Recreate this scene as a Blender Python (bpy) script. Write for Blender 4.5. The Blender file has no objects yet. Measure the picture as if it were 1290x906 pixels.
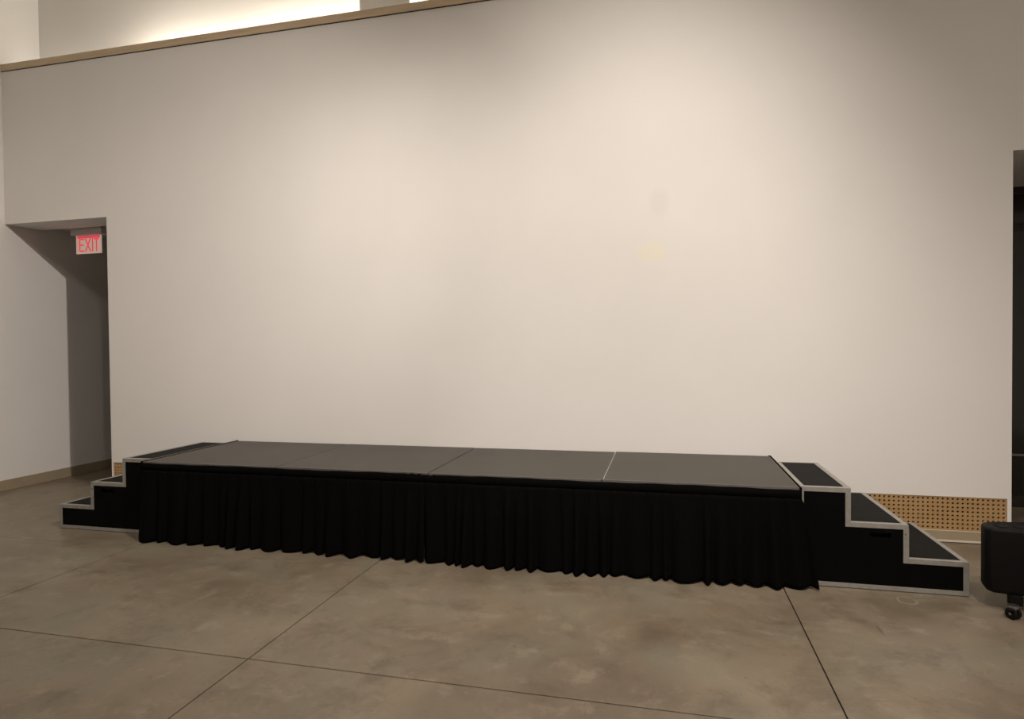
import bpy, bmesh, math, random
from mathutils import Vector, Matrix
random.seed(7)
SC = bpy.context.scene
COL = SC.collection

# ------------------------------------------------------------------ camera
def make_camera():
    yaw, pitch, roll, fpx = -0.2401, -0.0183, -0.0100, 789.45
    f = Vector((math.sin(yaw)*math.cos(pitch), math.cos(yaw)*math.cos(pitch), math.sin(pitch)))
    r0 = Vector((math.cos(yaw), -math.sin(yaw), 0)); u0 = r0.cross(f)
    r = r0*math.cos(roll) + u0*math.sin(roll); u = -r0*math.sin(roll) + u0*math.cos(roll)
    cd = bpy.data.cameras.new('camera'); cam = bpy.data.objects.new('camera', cd); COL.objects.link(cam)
    m = Matrix.Identity(4)
    for i in range(3):
        m[i][0], m[i][1], m[i][2] = r[i], u[i], -f[i]
    m.translation = Vector((3.981, -5.25, 1.468))
    cam.matrix_world = m
    cd.sensor_fit = 'HORIZONTAL'; cd.sensor_width = 36; cd.lens = 36*fpx/1290
    cd.clip_start = .05; cd.clip_end = 100
    SC.camera = cam
make_camera()

# ------------------------------------------------------------------ world, exposure, key, fill and cove lamps
W = bpy.data.worlds.new('world'); SC.world = W; W.use_nodes = True
W.node_tree.nodes['Background'].inputs[0].default_value = (1, .93, .85, 1)
W.node_tree.nodes['Background'].inputs[1].default_value = 0.02
SC.view_settings.view_transform = 'Standard'; SC.view_settings.look = 'None'
SC.view_settings.gamma = 1; SC.view_settings.use_curve_mapping = False
SC.view_settings.exposure = 0.0

WARM = (1.0, .89, .79)
def aim(o, target):
    d = Vector(target) - o.location
    o.rotation_euler = d.to_track_quat('-Z', 'Y').to_euler()
def spot(loc, target, power, size, blend, radius=.05, color=WARM):
    l = bpy.data.lights.new('key_and_fill_spot', 'SPOT'); l.energy = power; l.spot_size = math.radians(size)
    l.spot_blend = blend; l.shadow_soft_size = radius; l.color = color
    o = bpy.data.objects.new('key_and_fill_spot', l); COL.objects.link(o); o.location = loc; aim(o, target)
    return o
def area(loc, target, power, sx, sy, color=WARM):
    l = bpy.data.lights.new('ceiling_area_lamp', 'AREA'); l.energy = power; l.shape = 'RECTANGLE'
    l.size = sx; l.size_y = sy; l.color = color
    o = bpy.data.objects.new('ceiling_area_lamp', l); COL.objects.link(o); o.location = loc; aim(o, target)
    return o
# unseen wall spots: key set from the corridor shadow, rest added as fill
spot((4.41, -3.1, 5.11), (3.4, 0, 1.5), 395, 90, 1.0)
spot((4.41, -3.1, 5.11), (-2.9, 0, 1.0), 440, 60, 1.0)
spot((4.41, -3.1, 5.11), (-.7, 0, 2.1), 270, 56, 1.0)
spot((4.41, -3.1, 5.11), (.2, 0, 1.4), 110, 60, 1.0)
spot((2.6, -3.6, 5.2), (-.4, 0, 1.2), 90, 56, 1.0)
spot((2.2, -5.0, 5.2), (1.4, 0, 1.0), 130, 56, 1.0)
spot((3.6, -5.0, 5.2), (3.7, 0, 1.3), 330, 52, 1.0)
# unseen fill spots added to brighten the floor and wall ends
spot((-.5, -4.5, 5.5), (-.2, -3.5, 0), 200, 150, 1.0)
spot((6.5, -4.5, 5.5), (6.2, -3.5, 0), 300, 150, 1.0)
spot((5.0, -6.0, 5.5), (5.3, -4.6, 0), 1000, 110, 1.0)
# LED lengths in the cove behind the parapet
for x0, x1, p in ((-2.80, -1.70, 1.6), (-1.50, -.25, 13), (-.17, 1.22, 15), (1.80, 3.3, 15), (3.4, 4.8, 13), (4.9, 6.3, 11)):
    o = area(((x0+x1)/2, .30, 4.40), ((x0+x1)/2, .37, 5.2), p*(x1-x0), x1-x0, .05, (1, .90, .76))
    o.name = o.data.name = 'cove_lamp'

# ------------------------------------------------------------------ materials
def new_mat(name):
    m = bpy.data.materials.new(name); m.use_nodes = True
    nt = m.node_tree; b = nt.nodes['Principled BSDF']
    return m, nt, b
def node(nt, t, **kw):
    n = nt.nodes.new(t)
    for k, v in kw.items():
        if k in n.inputs.keys(): n.inputs[k].default_value = v
        else: setattr(n, k, v)
    return n
def simple(name, col, rough=.5, metal=0, spec=.5, noise=0, nscale=20, bump=0, bscale=200):
    m, nt, b = new_mat(name)
    b.inputs['Base Color'].default_value = (*col, 1); b.inputs['Roughness'].default_value = rough
    b.inputs['Metallic'].default_value = metal; b.inputs['Specular IOR Level'].default_value = spec
    tc = node(nt, 'ShaderNodeTexCoord')
    if noise:
        n = node(nt, 'ShaderNodeTexNoise', Scale=nscale, Detail=5.0, Roughness=.6)
        nt.links.new(tc.outputs['Object'], n.inputs['Vector'])
        r = node(nt, 'ShaderNodeValToRGB')
        r.color_ramp.elements[0].position = .3; r.color_ramp.elements[1].position = .7
        r.color_ramp.elements[0].color = (*[c*(1-noise) for c in col], 1)
        r.color_ramp.elements[1].color = (*[min(1, c*(1+noise)) for c in col], 1)
        nt.links.new(n.outputs['Fac'], r.inputs[0]); nt.links.new(r.outputs[0], b.inputs['Base Color'])
    if bump:
        n = node(nt, 'ShaderNodeTexNoise', Scale=bscale, Detail=3.0)
        nt.links.new(tc.outputs['Object'], n.inputs['Vector'])
        bp = node(nt, 'ShaderNodeBump', Strength=bump, Distance=.004)
        nt.links.new(n.outputs['Fac'], bp.inputs['Height']); nt.links.new(bp.outputs[0], b.inputs['Normal'])
    return m

def math_node(nt, op, a, b=None):
    n = nt.nodes.new('ShaderNodeMath'); n.operation = op
    for i, v in enumerate((a, b)):
        if v is None: continue
        if isinstance(v, (int, float)): n.inputs[i].default_value = v
        else: nt.links.new(v, n.inputs[i])
    return n.outputs[0]
def mix(nt, fac, a, b):
    n = nt.nodes.new('ShaderNodeMix'); n.data_type = 'RGBA'
    for s, v in ((n.inputs[0], fac), (n.inputs[6], a), (n.inputs[7], b)):
        if isinstance(v, (int, float)): s.default_value = v
        elif isinstance(v, tuple): s.default_value = (*v, 1)
        else: nt.links.new(v, s)
    return n.outputs[2]
def noise_fac(nt, vec, scale, detail, lo, hi, rough=.55):
    n = node(nt, 'ShaderNodeTexNoise', Scale=scale, Detail=detail, Roughness=rough)
    nt.links.new(vec, n.inputs['Vector'])
    mr = node(nt, 'ShaderNodeMapRange'); mr.inputs[1].default_value = lo; mr.inputs[2].default_value = hi
    nt.links.new(n.outputs['Fac'], mr.inputs[0])
    return mr.outputs[0]
def blob(nt, vec, centre, radii, power=1.0):
    """1 inside an ellipsoid, falling to 0 at its edge"""
    mp = node(nt, 'ShaderNodeMapping'); mp.vector_type = 'TEXTURE'
    mp.inputs['Location'].default_value = centre; mp.inputs['Scale'].default_value = radii
    nt.links.new(vec, mp.inputs['Vector'])
    ln = nt.nodes.new('ShaderNodeVectorMath'); ln.operation = 'LENGTH'; nt.links.new(mp.outputs[0], ln.inputs[0])
    return ln.outputs['Value']

def wall_paint():
    m, nt, b = new_mat('white_wall_paint')
    tc = node(nt, 'ShaderNodeTexCoord'); v = tc.outputs['Object']
    big = noise_fac(nt, v, .7, 3, .35, .65)
    c = mix(nt, big, (.80, .785, .765), (.83, .815, .795))
    # two faint soft-edged patches above the stage, one greyish, one yellowish
    d1 = blob(nt, v, (3.94, 0, 2.64), (.09, .5, .13)); k1 = node(nt, 'ShaderNodeMapRange'); k1.inputs[1].default_value = 1.1; k1.inputs[2].default_value = .5
    nt.links.new(d1, k1.inputs[0]); c = mix(nt, math_node(nt, 'MULTIPLY', k1.outputs[0], .35), c, (.72, .70, .67))
    d2 = blob(nt, v, (3.88, 0, 2.24), (.13, .5, .10)); k2 = node(nt, 'ShaderNodeMapRange'); k2.inputs[1].default_value = 1.1; k2.inputs[2].default_value = .6
    nt.links.new(d2, k2.inputs[0]); c = mix(nt, math_node(nt, 'MULTIPLY', k2.outputs[0], .5), c, (.86, .82, .64))
    nt.links.new(c, b.inputs['Base Color']); b.inputs['Roughness'].default_value = .75
    b.inputs['Specular IOR Level'].default_value = .25
    n = node(nt, 'ShaderNodeTexNoise', Scale=260.0, Detail=2.0); nt.links.new(v, n.inputs['Vector'])
    bp = node(nt, 'ShaderNodeBump', Strength=.05, Distance=.002)
    nt.links.new(n.outputs['Fac'], bp.inputs['Height']); nt.links.new(bp.outputs[0], b.inputs['Normal'])
    return m

def concrete():
    m, nt, b = new_mat('polished_concrete')
    tc = node(nt, 'ShaderNodeTexCoord'); v = tc.outputs['Object']
    wrp = node(nt, 'ShaderNodeTexNoise', Scale=1.3, Detail=3.0); nt.links.new(v, wrp.inputs['Vector'])
    add = nt.nodes.new('ShaderNodeMixRGB'); add.blend_type = 'ADD'; add.inputs[0].default_value = .35
    nt.links.new(v, add.inputs[1]); nt.links.new(wrp.outputs['Color'], add.inputs[2]); w = add.outputs[0]
    a = noise_fac(nt, w, 1.1, 6, .34, .66, .6)
    c = mix(nt, a, (0.1446, 0.1130, 0.0780), (0.2463, 0.2045, 0.1480))
    g = noise_fac(nt, w, 2.3, 6, .44, .70)
    c = mix(nt, math_node(nt, 'MULTIPLY', g, .65), c, (0.1695, 0.1616, 0.1220))
    d = noise_fac(nt, w, 3.4, 9, .50, .74, .72)
    c = mix(nt, math_node(nt, 'MULTIPLY', d, .8), c, (0.0994, 0.0723, 0.0497))
    l = noise_fac(nt, w, 6.5, 8, .54, .76, .7)
    c = mix(nt, math_node(nt, 'MULTIPLY', l, .6), c, (0.3220, 0.2735, 0.2057))
    s = noise_fac(nt, v, 30.0, 4, .62, .76)
    c = mix(nt, math_node(nt, 'MULTIPLY', s, .45), c, (0.0847, 0.0621, 0.0429))
    # pale dried ring in front of the right-hand stairs
    dn = node(nt, 'ShaderNodeTexNoise', Scale=22.0, Detail=3.0); nt.links.new(v, dn.inputs['Vector'])
    r = math_node(nt, 'ADD', blob(nt, v, (5.318, -1.255, 0), (.058, .062, 1)), math_node(nt, 'MULTIPLY', math_node(nt, 'SUBTRACT', dn.outputs['Fac'], .5), .9))
    ring = math_node(nt, 'MAXIMUM', math_node(nt, 'SUBTRACT', 1.0, math_node(nt, 'MULTIPLY', math_node(nt, 'ABSOLUTE', math_node(nt, 'SUBTRACT', r, .85)), 4.5)), 0.0)
    c = mix(nt, math_node(nt, 'MULTIPLY', math_node(nt, 'MULTIPLY', ring, dn.outputs['Fac']), .85), c, (0.4056, 0.3680, 0.2960))
    # a dark scuff further forward
    sc = math_node(nt, 'MAXIMUM', math_node(nt, 'SUBTRACT', 1.0, blob(nt, v, (5.045, -1.70, 0), (.014, .09, 1))), 0.0)
    c = mix(nt, math_node(nt, 'MULTIPLY', sc, .7), c, (0.0780, 0.0600, 0.0440))
    nt.links.new(c, b.inputs['Base Color'])
    rr = node(nt, 'ShaderNodeMapRange'); rr.inputs[3].default_value = .36; rr.inputs[4].default_value = .52
    nt.links.new(a, rr.inputs[0]); nt.links.new(rr.outputs[0], b.inputs['Roughness'])
    b.inputs['Specular IOR Level'].default_value = .4
    n = node(nt, 'ShaderNodeTexNoise', Scale=60.0, Detail=5.0); nt.links.new(v, n.inputs['Vector'])
    bp = node(nt, 'ShaderNodeBump', Strength=.06, Distance=.003)
    nt.links.new(n.outputs['Fac'], bp.inputs['Height']); nt.links.new(bp.outputs[0], b.inputs['Normal'])
    return m

def wood(name, c0, c1, scale=(3, 40, 40)):
    m, nt, b = new_mat(name)
    tc = node(nt, 'ShaderNodeTexCoord'); mp = node(nt, 'ShaderNodeMapping'); mp.inputs['Scale'].default_value = scale
    nt.links.new(tc.outputs['Object'], mp.inputs['Vector'])
    f = noise_fac(nt, mp.outputs[0], 1.0, 6, .3, .7)
    f2 = noise_fac(nt, tc.outputs['Object'], 1.4, 3, .3, .7)
    c = mix(nt, f, c0, c1); c = mix(nt, math_node(nt, 'MULTIPLY', f2, .25), c, tuple(x*.8 for x in c0))
    nt.links.new(c, b.inputs['Base Color']); b.inputs['Roughness'].default_value = .5
    return m

def deck_surface():
    m, nt, b = new_mat('anti_slip_deck')
    tc = node(nt, 'ShaderNodeTexCoord'); v = tc.outputs['Object']
    a = noise_fac(nt, v, 2.2, 6, .3, .7)
    c = mix(nt, a, (0.0351, 0.0298, 0.0224), (0.0479, 0.0418, 0.0324))
    mp = node(nt, 'ShaderNodeMapping'); mp.inputs['Scale'].default_value = (2, 14, 1); nt.links.new(v, mp.inputs['Vector'])
    st = noise_fac(nt, mp.outputs[0], 2.0, 5, .5, .8)
    c = mix(nt, math_node(nt, 'MULTIPLY', st, .4), c, (0.0535, 0.0456, 0.0365))
    sp = noise_fac(nt, v, 26.0, 4, .66, .82)
    c = mix(nt, math_node(nt, 'MULTIPLY', sp, .5), c, (0.0214, 0.0179, 0.0141))
    nt.links.new(c, b.inputs['Base Color']); b.inputs['Roughness'].default_value = .5
    b.inputs['Specular IOR Level'].default_value = .45
    n = node(nt, 'ShaderNodeTexVoronoi', Scale=130.0); nt.links.new(v, n.inputs['Vector'])
    bp = node(nt, 'ShaderNodeBump', Strength=.25, Distance=.002)
    nt.links.new(n.outputs['Distance'], bp.inputs['Height']); nt.links.new(bp.outputs[0], b.inputs['Normal'])
    return m

def emission(name, col, strength):
    m, nt, b = new_mat(name)
    b.inputs['Base Color'].default_value = (*col, 1); b.inputs['Emission Color'].default_value = (*col, 1)
    b.inputs['Emission Strength'].default_value = strength; b.inputs['Roughness'].default_value = .3
    return m

M = dict(
    wall=wall_paint(), floor=concrete(), joint=simple('joint_sealant', (.050, .032, .021), .8),
    ceiling=simple('white_ceiling_paint', (.84, .82, .79), .9, noise=.03, nscale=2),
    greywall=simple('bounce_cut_grey', (.16, .15, .14), .8, noise=.03, nscale=3),  # darkened on the unseen corridor walls to cut bounce light
    oak=wood('pale_oak', (.54, .42, .28), (.68, .54, .375)),
    base=simple('beige_baseboard', (.345, .285, .195), .5, noise=.06, nscale=6),
    lip=simple('pale_shoe_moulding', (.66, .59, .49), .45, noise=.05, nscale=8),
    ply=wood('honey_plywood', (.40, .245, .105), (.50, .325, .155), (4, 30, 30)),
    cavity=simple('painted_cavity_shade', (.02, .016, .012), .9, noise=.1),  # near-black that stands in for shade in the holes, slot and rail gap
    deck=deck_surface(),
    alu=simple('brushed_aluminium', (.375, .365, .34), .45, .5, noise=.12, nscale=30, bump=.05, bscale=90),
    cloth=simple('black_skirt_cloth', (.0030, .0027, .0029), .95, 0, .04, noise=.15, nscale=300, bump=.1, bscale=700),
    panel=simple('black_laminate', (.0024, .0023, .0024), .6, 0, .06, noise=.15, nscale=12),
    tread=simple('black_tread_board', (.0092, .0086, .0078), .75, 0, .12, noise=.15, nscale=8, bump=.15, bscale=260),
    steel=simple('grey_steel', (.22, .21, .20), .45, .6, noise=.08),
    plastic=simple('black_plastic', (.0035, .0033, .0036), .55, 0, .16, noise=.1, nscale=40, bump=.15, bscale=350),
    rubber=simple('black_rubber', (.005, .0045, .0045), .6, 0, .2, noise=.1),
    chrome=simple('worn_chrome', (.35, .34, .33), .25, .9, noise=.1),
    housing=simple('grey_sign_housing', (.58, .55, .52), .5, noise=.04),
    sign=emission('lit_sign_panel', (.72, .52, .43), .42),
    red=emission('lit_red_letters', (.74, .07, .10), .62),
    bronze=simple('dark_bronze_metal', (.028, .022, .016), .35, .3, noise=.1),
    darkglass=simple('dark_glazing', (.010, .0085, .007), .12, 0, .5),
)

# ------------------------------------------------------------------ mesh helpers
def add_box(bm, x0, x1, y0, y1, z0, z1):
    vs = [bm.verts.new(p) for p in ((x0,y0,z0),(x1,y0,z0),(x1,y1,z0),(x0,y1,z0),(x0,y0,z1),(x1,y0,z1),(x1,y1,z1),(x0,y1,z1))]
    for f in ((0,3,2,1),(4,5,6,7),(0,1,5,4),(1,2,6,5),(2,3,7,6),(3,0,4,7)):
        bm.faces.new([vs[i] for i in f])
def add_prism(bm, pts, z0, z1):
    """pts counter-clockwise in XY"""
    lo = [bm.verts.new((x, y, z0)) for x, y in pts]; hi = [bm.verts.new((x, y, z1)) for x, y in pts]
    n = len(pts); bm.faces.new(lo[::-1]); bm.faces.new(hi)
    for i in range(n): bm.faces.new((lo[i], lo[(i+1) % n], hi[(i+1) % n], hi[i]))
def add_cyl(bm, c, axis, r, h, seg=24):
    m = Matrix.Translation(c) @ Vector((0, 0, 1)).rotation_difference(Vector(axis)).to_matrix().to_4x4()
    bmesh.ops.create_cone(bm, cap_ends=True, segments=seg, radius1=r, radius2=r, depth=h, matrix=m)
def obj(name, bm, mat, parent=None, bevel=0, smooth=False):
    bmesh.ops.recalc_face_normals(bm, faces=bm.faces)
    me = bpy.data.meshes.new(name); bm.to_mesh(me); bm.free(); me.materials.append(mat)
    o = bpy.data.objects.new(name, me); COL.objects.link(o)
    if parent is not None:
        o.parent = parent; o.matrix_parent_inverse = Matrix.Translation(-parent.location)
    if smooth:
        for p in me.polygons: p.use_smooth = True
    if bevel:
        b = o.modifiers.new('bevel', 'BEVEL'); b.width = bevel; b.segments = 2; b.limit_method = 'ANGLE'; b.angle_limit = math.radians(40)
    return o
def box(name, dims, mat, parent=None, bevel=0):
    bm = bmesh.new(); add_box(bm, *dims); return obj(name, bm, mat, parent, bevel)
def boxes(name, lst, mat, parent=None, bevel=0):
    bm = bmesh.new()
    for d in lst: add_box(bm, *d)
    return obj(name, bm, mat, parent, bevel)
def thing(name, loc, label, cat, group=None):
    o = bpy.data.objects.new(name, None); COL.objects.link(o); o.location = loc; o.empty_display_size = .1
    tag(o, label, cat, group); return o
def tag(o, label, cat, group=None):
    o['label'] = label; o['category'] = cat
    if group: o['group'] = group
    return o
def struct(o, label=None, cat=None):
    o['kind'] = 'structure'
    if label: o['label'] = label
    if cat: o['category'] = cat
    return o

# ------------------------------------------------------------------ room shell
XL, XR, YF, ZC = -2.875, 9.5, -10.5, 6.2      # left wall, right wall, front wall, ceiling
DL, DH, WT = -1.545, 2.845, .37               # corridor opening edge, header height, wall thickness
OR_ = 6.412                                   # right opening edge
RAIL0, RAIL1 = 4.458, 4.536
GX0, GX1, GZ0, GZ1 = -1.523, 6.385, .085, .337

fl = struct(box('floor', (XL-.2, XR+.2, YF-.2, 5.4, -.12, -.012), M['joint']), 'grey brown polished concrete floor with saw-cut joints', 'floor')
def slab(x0, x1, y0, y1, g=(.0035,)*4):
    bm = bmesh.new(); add_box(bm, x0+g[0], x1-g[1], y0+g[2], y1-g[3], -.04, 0)
    return obj('slab', bm, M['floor'], fl, .0012)
J, F = .0035, .0012
ys_near = [(YF-.1, -8.0), (-8.0, -5.34), (-5.34, -2.678)]
for x0, x1 in ((XL-.1, .09), (.09, 2.043), (2.043, 4.668), (4.668, 7.3), (7.3, XR+.1)):
    for y0, y1 in ys_near: slab(x0, x1, y0, y1)
    if x1 < 2.1:
        slab(x0, x1, -2.678, -1.39, (J, J, J, F)); slab(x0, x1, -1.39, 1.3, (J, J, F, J))
    else:
        slab(x0, x1, -2.678, 1.3)
    slab(x0, x1, 1.3, 5.3)

# stage wall with the corridor opening, the right-hand opening and the niche of the perforated strip
struct(boxes('wall_back', [
    (XL, DL, 0, WT, DH, 4.20), (DL, OR_, 0, WT, GZ1, 4.20), (OR_, XR, 0, WT, DH+.005, 4.20), (XL, XR, 0, .05, 4.20, RAIL0),
    (DL, GX0, 0, WT, 0, GZ1), (GX1, OR_, 0, WT, 0, GZ1), (GX0, GX1, .07, WT, 0, GZ1), (GX0, GX1, 0, .07, 0, GZ0)],
    M['wall']), 'tall white painted wall behind the stage', 'wall')
struct(box('wall_left', (XL-.2, XL, YF, 5.2, 0, ZC), M['wall']), 'white wall on the left running into the corridor', 'wall')
struct(box('wall_right', (XR, XR+.2, YF, 5.2, 0, ZC), M['wall']))
struct(box('wall_front', (XL-.2, XR+.2, YF-.2, YF, 0, ZC), M['wall']))
struct(box('ceiling', (XL-.2, XR+.2, YF-.2, .63, ZC, ZC+.2), M['ceiling']))
# upper recess behind the parapet
struct(box('wall_upper', (XL, XR, .43, .63, 4.19, ZC), M['wall']), 'brightly lit upper white wall above the wooden rail', 'wall')
struct(box('ledge', (XL, XR, .05, .43, 4.19, 4.21), M['wall']))
struct(box('column', (1.256, 1.752, .10, .43, RAIL1-.02, ZC), M['wall']), 'square white column standing behind the wooden rail', 'column')
struct(box('trim_1', (XL, XR, -.010, .055, RAIL0+.006, RAIL1), M['oak'], None, .002), 'long pale oak rail capping the white wall', 'trim')
struct(box('rail_shadow_line', (XL, XR, -.004, .05, RAIL0+.001, RAIL0+.0065), M['cavity']))  # dark strip painted as the shadow line under the rail
# corridor on the left
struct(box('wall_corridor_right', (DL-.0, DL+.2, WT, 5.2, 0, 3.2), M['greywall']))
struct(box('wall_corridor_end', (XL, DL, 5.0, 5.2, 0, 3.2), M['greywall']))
struct(box('ceiling_corridor', (XL, DL, WT, 5.2, 2.90, 3.1), M['ceiling']))
struct(box('baseboard_left', (XL, XL+.014, YF, 5.0, 0, .113), M['base'], None, .003), 'beige baseboard along the left wall', 'baseboard')
# right opening: soffit, dark glazed screen
struct(box('ceiling_passage', (OR_, XR, WT, 1.23, DH+.005, 3.1), M['ceiling']))
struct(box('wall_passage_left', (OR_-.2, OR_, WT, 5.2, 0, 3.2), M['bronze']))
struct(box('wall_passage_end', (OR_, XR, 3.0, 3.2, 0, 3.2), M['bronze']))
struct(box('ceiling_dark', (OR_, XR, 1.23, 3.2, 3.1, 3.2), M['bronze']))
d = struct(boxes('door_1', [(OR_, XR, 1.23, 1.29, 2.79, 3.1), (OR_, XR, 1.23, 1.29, 0, .10), (OR_, OR_+.05, 1.23, 1.29, .1, 2.79),
      (7.9, 7.98, 1.23, 1.29, .1, 2.79)], M['bronze']), 'dark glazed screen inside the opening at right', 'door')
boxes('pane', [(OR_+.05, 7.9, 1.25, 1.27, .1, 2.79), (7.98, XR, 1.25, 1.27, .1, 2.79)], M['darkglass'], d)
box('rail', (OR_+.05, XR, 1.224, 1.25, .462, .478), M['steel'], d)
box('rail', (OR_+.05, XR, 1.224, 1.25, 2.47, 2.53), M['bronze'], d)
# foot of the stage wall: beige base and pale shoe moulding
bb = struct(box('baseboard_back', (DL, OR_, -.012, 0, .017, GZ0-.002), M['base']), 'beige baseboard under the perforated strip', 'baseboard')
box('shoe_moulding', (DL, OR_, -.02, -.0, .004, .017), M['lip'], bb, .002)['label'] = 'pale shoe moulding'

# perforated plywood ventilation strip: a plate with real holes
def perforated(x0, x1, z0, z1, y0, y1, pitch, r):
    nx = round((x1-x0)/pitch); nz = round((z1-z0)/.0315); px = (x1-x0)/nx; pz = (z1-z0)/nz
    vs, fs = [], []
    sq = [(-1,-1),(0,-1),(1,-1),(1,0),(1,1),(0,1),(-1,1),(-1,0)]
    for i in range(nx):
        for k in range(nz):
            cx, cz = x0+px*(i+.5), z0+pz*(k+.5); b = len(vs)
            for a, c in sq: vs.append((cx+a*px/2, y0, cz+c*pz/2))
            for j in range(8):
                t = math.radians(225+45*j); vs.append((cx+r*math.cos(t), y0, cz+r*math.sin(t)))
            for j in range(8):
                t = math.radians(225+45*j); vs.append((cx+r*math.cos(t), y1, cz+r*math.sin(t)))
            for j in range(8):
                n = (j+1) % 8
                fs.append((b+j, b+n, b+8+n, b+8+j)); fs.append((b+8+j, b+8+n, b+16+n, b+16+j))
    me = bpy.data.meshes.new('perforated_strip'); me.from_pydata(vs, [], fs); me.materials.append(M['ply'])
    o = bpy.data.objects.new('perforated_strip', me); COL.objects.link(o); return o
gr = thing('vent_strip', ((GX0+GX1)/2, .0, GZ0), 'honey plywood strip with rows of small holes along the foot of the white wall', 'vent')
g = perforated(GX0+.004, GX1-.004, GZ0+.004, GZ1-.004, .004, .016, .0325, .0082)
g.name = 'perforated_board'; g.parent = gr; g.matrix_parent_inverse = Matrix.Translation(-gr.location)
box('hole_shade_sheet', (GX0+.002, GX1-.002, .055, .068, GZ0+.002, GZ1-.002), M['cavity'], gr)  # dark sheet that paints the shade behind the holes
boxes('edging', [(GX0+.001, GX1-.001, .001, .016, GZ1-.005, GZ1-.001), (GX0+.001, GX1-.001, .001, .016, GZ0+.001, GZ0+.005),
    (GX0+.001, GX0+.005, .001, .016, GZ0, GZ1-.002), (GX1-.005, GX1-.001, .001, .016, GZ0, GZ1-.002)], M['ply'], gr)

# ------------------------------------------------------------------ stage platforms
SF, SB, SH = -1.20, -.088, .610
XS = [0.012, 1.19, 2.385, 3.578, 4.762]
plabels = ['leftmost stage platform with dark scuffed deck, beside the left stairs',
           'second stage platform from the left, dark scuffed deck',
           'third stage platform from the left, ending at the bright metal joint',
           'rightmost stage platform with dark deck and bright metal left edge, beside the right stairs']
for i in range(4):
    x0, x1 = XS[i]+.004, XS[i+1]-.004; h = SH + (.003 if i == 3 else (.001 if i == 1 else 0))
    t = thing('stage_platform', ((x0+x1)/2, (SF+SB)/2, 0), plabels[i], 'stage', 'platforms joined into the stage')
    e = .007
    box('deck_board', (x0+(e if i == 3 else .003), x1-.003, SF+.006, SB, h-.018, h), M['deck'], t, .001)
    bars = [(x0, x1, SF, SF+.006, h-.09, h+.0005), (x0, x1, SB, SB+.004, h-.09, h-.002),
            (x1-.003, x1, SF+.006, SB, h-.09, h-.002)]
    boxes('edge_frame', bars, M['steel'], t)
    box('side_strip', (x0, x0+(e if i == 3 else .003), SF+.006, SB, h-.09, h+(.0012 if i == 3 else -.002)), M['alu'] if i == 3 else M['steel'], t)
    for sx in (x0+.06, x1-.06):
        for sy in (SF+.07, SB-.07):
            bm = bmesh.new(); add_cyl(bm, (sx, sy, (h-.02)/2), (0, 0, 1), .024, h-.02, 16); obj('leg', bm, M['steel'], t)

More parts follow.
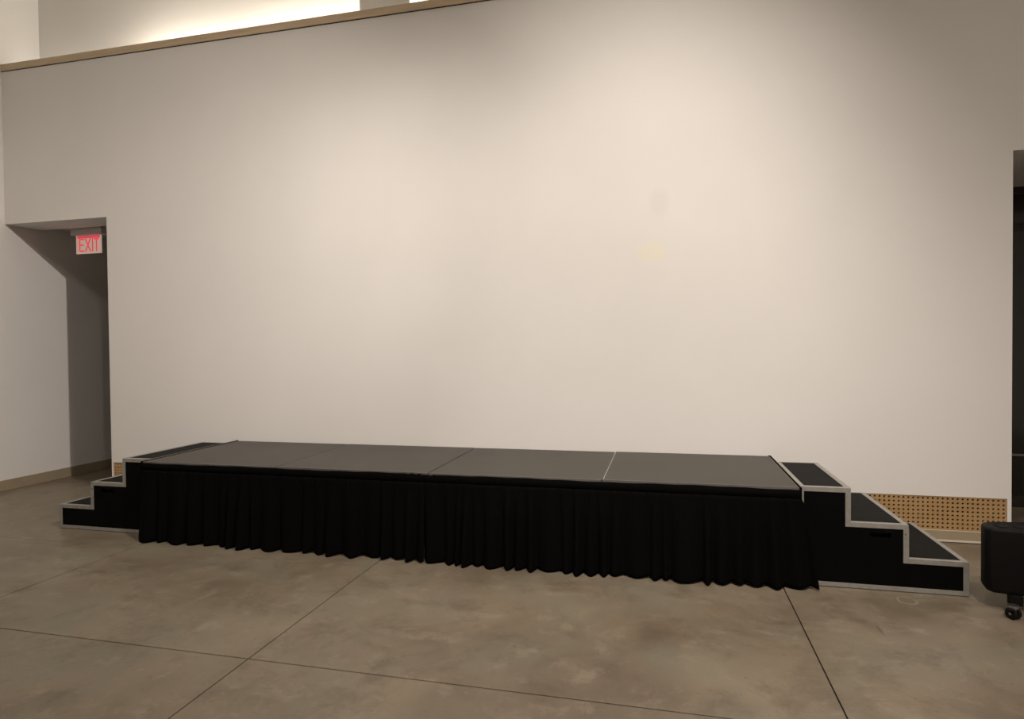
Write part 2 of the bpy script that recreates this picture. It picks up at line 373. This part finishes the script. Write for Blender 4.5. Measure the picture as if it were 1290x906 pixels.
# ------------------------------------------------------------------ pleated skirts
def skirt(x0, x1, side, label, seed):
    rnd = random.Random(seed)
    t = thing('stage_skirt', ((x0+x1)/2, SF-.02, 0), label, 'curtain', 'black skirts hung on the stage')
    # pleat phases along the cloth
    xs = [x0]; 
    while xs[-1] < x1: xs.append(xs[-1]+rnd.choice((rnd.uniform(.055, .10), rnd.uniform(.10, .19))))
    amp = [rnd.uniform(.55, 1.15) for _ in xs]; mid = [rnd.uniform(.35, .65) for _ in xs]; drop = [rnd.uniform(-.012, .02) for _ in xs]
    def wave(x, zt):
        # pleat index + local phase
        for k in range(len(xs)-1):
            if x <= xs[k+1]: break
        u = (x-xs[k])/(xs[k+1]-xs[k]); u = min(max(u, 0), 1)
        m = mid[k]; u = u*.5/m if u < m else .5+(u-m)*.5/(1-m)
        s = math.sin(math.pi*u)
        return amp[k]*s**1.3, k
    NX, NZ = int((x1-x0)/.0075), 26
    ztop, zband = SH-.008, SH-.062
    verts, faces, band_v, band_f = [], [], [], []
    L = x1-x0
    for i in range(NX+1):
        x = x0+L*i/NX
        # gathers in the header are finer than the folds below
        fine = .0022*math.sin(x*2*math.pi/.031+seed)+.0018*math.sin(x*2*math.pi/.047)
        for j in range(NZ+1):
            tt = j/NZ                                   # 0 at the header, 1 at the hem
            w, k = wave(x, tt)
            a = .012+.056*tt**.8
            y = SF-.013-.018*tt - a*(w-.25)*min(1, .25+tt*2.2) + fine*(1-tt)
            y += .006*math.sin(x*9+seed*2+tt*3)*tt
            hem = .004+max(0, .010*(1-w))+.006*math.sin(x*2.1+seed)*tt
            z = zband + (hem-zband)*tt
            xx = x
            if side == 'right':
                q = max(0, 1-(x1-x)/.35); xx += .085*q*q*tt**.65
                y += .035*q*q*tt
            else:
                q = max(0, 1-(x-x0)/.25); xx -= .022*q*q*tt**.8
                y -= .012*q*tt
            xx += .010*math.sin(x*31+seed)*tt
            verts.append((xx, y, max(z, .003)))
    for i in range(NX):
        for j in range(NZ):
            a = i*(NZ+1)+j; faces.append((a, a+1, a+NZ+2, a+NZ+1))
    me = bpy.data.meshes.new('pleated_cloth'); me.from_pydata(verts, [], faces); me.materials.append(M['cloth'])
    o = bpy.data.objects.new('pleated_cloth', me); COL.objects.link(o); o.parent = t; o.matrix_parent_inverse = Matrix.Translation(-t.location)
    for p in me.polygons: p.use_smooth = True
    s = o.modifiers.new('cloth', 'SOLIDIFY'); s.thickness = .0025; s.offset = 0
    # header band, a little wavy at its upper edge
    bv, bf = [], []; n = int(L/.02)
    for i in range(n+1):
        x = x0+L*i/n; dz = .0022*math.sin(x*5.3+seed)+.0012*math.sin(x*23)
        near = min(abs(x-2.34), .2); 
        if near < .11: dz += .004*math.sin(x*2*math.pi/.055)
        f = .0015*math.sin(x*2*math.pi/.05)
        for (yy, zz) in ((SF-.011+f*.6, ztop+dz), (SF-.0122+f*.6, (ztop+zband)/2), (SF-.0128, zband-.001)): bv.append((x, yy, zz))
    for i in range(n):
        for j in range(2):
            a = i*3+j; bf.append((a, a+1, a+4, a+3))
    me = bpy.data.meshes.new('header_band'); me.from_pydata(bv, [], bf); me.materials.append(M['cloth'])
    o = bpy.data.objects.new('header_band', me); COL.objects.link(o); o.parent = t; o.matrix_parent_inverse = Matrix.Translation(-t.location)
    for p in me.polygons: p.use_smooth = True
    s = o.modifiers.new('cloth', 'SOLIDIFY'); s.thickness = .0028; s.offset = 0
    # return along the end of the stage, squeezed between deck and stairs
    ex = XS[0]-.009 if side == 'left' else XS[-1]+.0015
    bm = bmesh.new(); add_box(bm, ex, ex+.008, SF-.012, SB+.01, .01, SH+.004)
    add_box(bm, ex-(.0 if side == 'left' else .014), ex+(.012 if side == 'left' else .008), SB+.0055, SB+.014, .02, SH+.006)
    obj('end_return', bm, M['cloth'], t, .002)
    return t
skirt(XS[0]-.006, 2.362, 'left', 'left half of the black pleated stage skirt, reaching the left stairs', 3)
skirt(2.350, XS[-1]+.006, 'right', 'right half of the black pleated stage skirt, flaring out over the right stairs', 11)

# ------------------------------------------------------------------ stairs
def stairs(xe, y0, y1, label, slot):
    """xe: x of the stage-side edge and of the three outer nosings; y0 front face, y1 back"""
    s = 1 if xe[3] > xe[0] else -1
    hz = [.605, .400, .200]; T = .0275; th = .003
    t = thing('stage_stairs', ((xe[0]+xe[3])/2, (y0+y1)/2, 0), label, 'stairs', 'stairs at the ends of the stage')
    def bx(a, b, *r): return (min(a, b), max(a, b), *r)
    # side panels, the front one with a grip slot cut through
    sx0, sx1, sz0, sz1 = slot
    for nm, ya, yb, cut in (('side_panel', y0, y0+.015, True), ('side_panel', y1-.015, y1, False)):
        L = [bx(xe[0], xe[3], ya, yb, .004, hz[2]-.003), bx(xe[0], xe[1], ya, yb, hz[1]-.003, hz[0]-.003)]
        if cut:
            a, b = (sx0, sx1) if s > 0 else (sx1, sx0)
            L += [bx(xe[0], a, ya, yb, hz[2]-.003, hz[1]-.003), bx(b, xe[2], ya, yb, hz[2]-.003, hz[1]-.003),
                  bx(a, b, ya, yb, hz[2]-.003, sz0), bx(a, b, ya, yb, sz1, hz[1]-.003)]
        else: L.append(bx(xe[0], xe[2], ya, yb, hz[2]-.003, hz[1]-.003))
        boxes(nm, L, M['panel'], t)
    boxes('slot_shade_sheet', [(sx0-.004, sx1+.004, y0+.05, y0+.056, sz0-.01, sz1+.01)], M['cavity'], t)['label'] = 'dark sheet painted as the shade inside the grip slot'  # dark sheet behind the cut slot, painting the shade of the hollow
    for i in range(3):
        box('tread', bx(xe[i]+(s*.001 if i else 0), xe[i+1]-s*.002, y0+.015, y1-.015, hz[i]-.02, hz[i]-.001), M['tread'], t)
        zb = hz[i+1] if i < 2 else .004
        box('riser', bx(xe[i+1]-s*.015, xe[i+1], y0+.015, y1-.015, zb, hz[i]-.02), M['panel'], t)
    # angle trims: on the front and back faces along the stepped profile, on every nosing, along the base
    for yf, d in ((y0, 1), (y1, -1)):
        def yy(a, b): return (min(yf+d*a, yf+d*b), max(yf+d*a, yf+d*b))
        for i in range(3):
            # along the tread
            boxes('edge_trim', [bx(xe[i]-(s*T if i else 0), xe[i+1], *yy(-th, 0), hz[i]-T, hz[i]), bx(xe[i], xe[i+1], *yy(-th, T if d > 0 else .0), hz[i]-.001, hz[i]+.0015)], M['alu'], t, .0008)
            # up the riser
            zb = hz[i+1] if i < 2 else .031
            boxes('edge_trim', [bx(xe[i+1]-s*T, xe[i+1]+s*th, *yy(-th-.0004, -.0004), zb-(T if i < 2 else 0)*0, hz[i]-T),
                                bx(xe[i+1], xe[i+1]+s*th, *yy(0, .02), zb, hz[i]-.001)], M['alu'], t, .0008)
        boxes('base_trim', [bx(xe[0], xe[3]+s*th, *yy(-th, 0), .004, .031), bx(xe[3], xe[3]+s*th, *yy(0, .03), .004, .036)], M['alu'], t, .0008)
    for i in range(3):
        boxes('nosing_trim', [bx(xe[i+1]-s*T, xe[i+1]+s*th, y0+T, y1, hz[i]-.001, hz[i]+.0015), bx(xe[i+1], xe[i+1]+s*th, y0, y1, hz[i]-.022, hz[i]-.001)], M['alu'], t, .0008)
    boxes('nosing_trim', [bx(xe[0], xe[0]+s*T, y0+T, y1, hz[0]-.001, hz[0]+.0015)], M['alu'], t, .0008)
    boxes('base_trim', [bx(xe[3], xe[3]+s*th, y0+.03, y1-.03, .004, .031)], M['alu'], t)
    bm = bmesh.new(); add_cyl(bm, (xe[2]-s*.016, y0-.004, .345), (0, 1, 0), .004, .004, 12)
    obj('rivet', bm, M['chrome'], t)
    boxes('edge_trim', [bx(xe[0], xe[0]+s*T*.8, y0-th, y0, .031, hz[0]-T)], M['alu'], t, .0008)
    return t
stairs([4.776, 5.056, 5.368, 5.679], -1.125, -.29, 'black three-step stairs with aluminium edges at the right end of the stage', (5.163, 5.276, .316, .346))
stairs([-.012, -.297, -.620, -.946], -1.082, -.20, 'black three-step stairs with aluminium edges at the left end of the stage', (-.52, -.385, .318, .350))

# ------------------------------------------------------------------ exit sign in the corridor
t = thing('exit_sign', (-2.318, .5, 2.9), 'lit red EXIT sign under the corridor ceiling at left', 'sign')
boxes('housing', [(-2.525, -2.10, .455, .545, 2.785, 2.855), (-2.50, -2.125, .465, .535, 2.855, 2.90)], M['housing'], t, .004)
box('panel', (-2.492, -2.145, .494, .506, 2.580, 2.782), M['sign'], t, .001)
box('red_band', (-2.470, -2.160, .4915, .494, 2.752, 2.782), M['red'], t)
def stroke(bm, p, q, w):
    p, q = Vector(p), Vector(q); d = (q-p).normalized(); n = Vector((-d.y, d.x))*w/2
    pts = [p-n, q-n, q+n, p+n]; lo = [bm.verts.new((a.x, .4915, a.y)) for a in pts]; hi = [bm.verts.new((a.x, .494, a.y)) for a in pts]
    bm.faces.new(lo); bm.faces.new(hi[::-1])
    for i in range(4): bm.faces.new((lo[i], hi[i], hi[(i+1) % 4], lo[(i+1) % 4]))
zl, zh, zm, w = 2.602, 2.750, 2.677, .015
letters = {'E': [((0, zl), (0, zh)), ((-.0095, zh-.009), (.062, zh-.009)), ((-.0095, zm), (.052, zm)), ((-.0095, zl+.009), (.062, zl+.009))],
           'X': [((-.004, zl), (.066, zh)), ((.066, zl), (-.004, zh))],
           'I': [((.0, zl), (.0, zh))], 'T': [((.03, zl), (.03, zh)), ((-.005, zh-.009), (.065, zh-.009))]}
for ch, lx in (('E', -2.440), ('X', -2.357), ('I', -2.262), ('T', -2.238)):
    bm = bmesh.new()
    for a, b in letters[ch]: stroke(bm, (a[0]+lx, a[1]), (b[0]+lx, b[1]), w)
    obj('letter', bm, M['red'], t)

# ------------------------------------------------------------------ wheeled black cabinet at the right edge
t = thing('loudspeaker', (5.95, -1.31, 0), 'black rounded loudspeaker cabinet on casters beside the right stairs, cut off by the frame', 'speaker')
plan = [(5.684, -1.305), (5.700, -1.340), (5.82, -1.366), (5.97, -1.382), (6.16, -1.382), (6.235, -1.36), (6.255, -1.30), (6.235, -1.20), (6.16, -1.16), (5.95, -1.155), (5.75, -1.185), (5.70, -1.215)]
ZB, ZT = .108, .462
bm = bmesh.new()
# lofted shell: tucked-in foot, straight body, soft shoulder
cx, cy = 5.97, -1.27
rings = []
for z, k in ((ZB, .955), (ZB+.008, .978), (ZB+.024, 1), (ZT-.02, 1), (ZT-.007, .985), (ZT, .955)):
    rings.append([bm.verts.new((cx+(x-cx)*k, cy+(y-cy)*(1-(1-k)*1.4), z)) for x, y in plan])
n = len(plan)
for a, b in zip(rings, rings[1:]):
    for i in range(n): bm.faces.new((a[i], a[(i+1) % n], b[(i+1) % n], b[i]))
bm.faces.new(rings[0][::-1])
inner = [bm.verts.new((cx+(x-cx)*.90, cy+(y-cy)*.84, ZT-.002)) for x, y in plan]
for i in range(n): bm.faces.new((rings[-1][i], rings[-1][(i+1) % n], inner[(i+1) % n], inner[i]))
bm.faces.new(inner)
obj('cabinet', bm, M['plastic'], t, .006, True)
for px, py in ((5.772, -1.275), (5.858, -1.272)):
    bm = bmesh.new()
    N = 20; out, mid_, bot = [], [], []
    for i in range(N):
        a = 2*math.pi*i/N; c, s_ = math.cos(a), math.sin(a)
        out.append(bm.verts.new((px+.030*c, py+.036*s_, ZT-.0015))); mid_.append(bm.verts.new((px+.0295*c, py+.0355*s_, ZT+.0012))); bot.append(bm.verts.new((px+.025*c, py+.031*s_, ZT-.0012)))
    for A, B in ((out, mid_), (mid_, bot)):
        for i in range(N): bm.faces.new((A[i], A[(i+1) % N], B[(i+1) % N], B[i]))
    bm.faces.new(bot)
    obj('hand_cup', bm, M['rubber'], t)
bm = bmesh.new(); add_box(bm, 5.90, 6.18, -1.389, -1.378, .17, .41); obj('front_grille', bm, M['rubber'], t, .003)
def caster(x, y, ang):
    post = box('caster_post', (x+.004, x+.060, y+.025, y+.075, .058, ZB+.004), M['plastic'], t, .003)
    bm = bmesh.new(); c, s_ = math.cos(ang), math.sin(ang)
    ax = Vector((c, s_, 0)); off = Vector((-s_, c, 0))
    for k in (-1, 1): add_cyl(bm, Vector((x, y, .030))+ax*k*.014, ax, .030, .017, 20)
    obj('wheel', bm, M['rubber'], post, .003)
    bm = bmesh.new(); add_cyl(bm, (x, y, .066), (0, 0, 1), .026, .014, 16); add_cyl(bm, (x, y, .030), ax, .008, .050, 12)
    add_box(bm, x-.006, x+.006, y-.02, y+.02, .03, .066)
    obj('fork', bm, M['chrome'], post, .001)
    bm = bmesh.new(); p = Vector((x, y, .055))+off*-.03
    add_box(bm, x-.036, x-.006, y-.034, y-.010, .050, .060); obj('brake_lever', bm, M['plastic'], post, .002)
for x, y, a in ((5.772, -1.405, .5), (6.13, -1.40, .2), (5.93, -1.27, 1.1), (6.13, -1.26, .7)): caster(x, y, a)
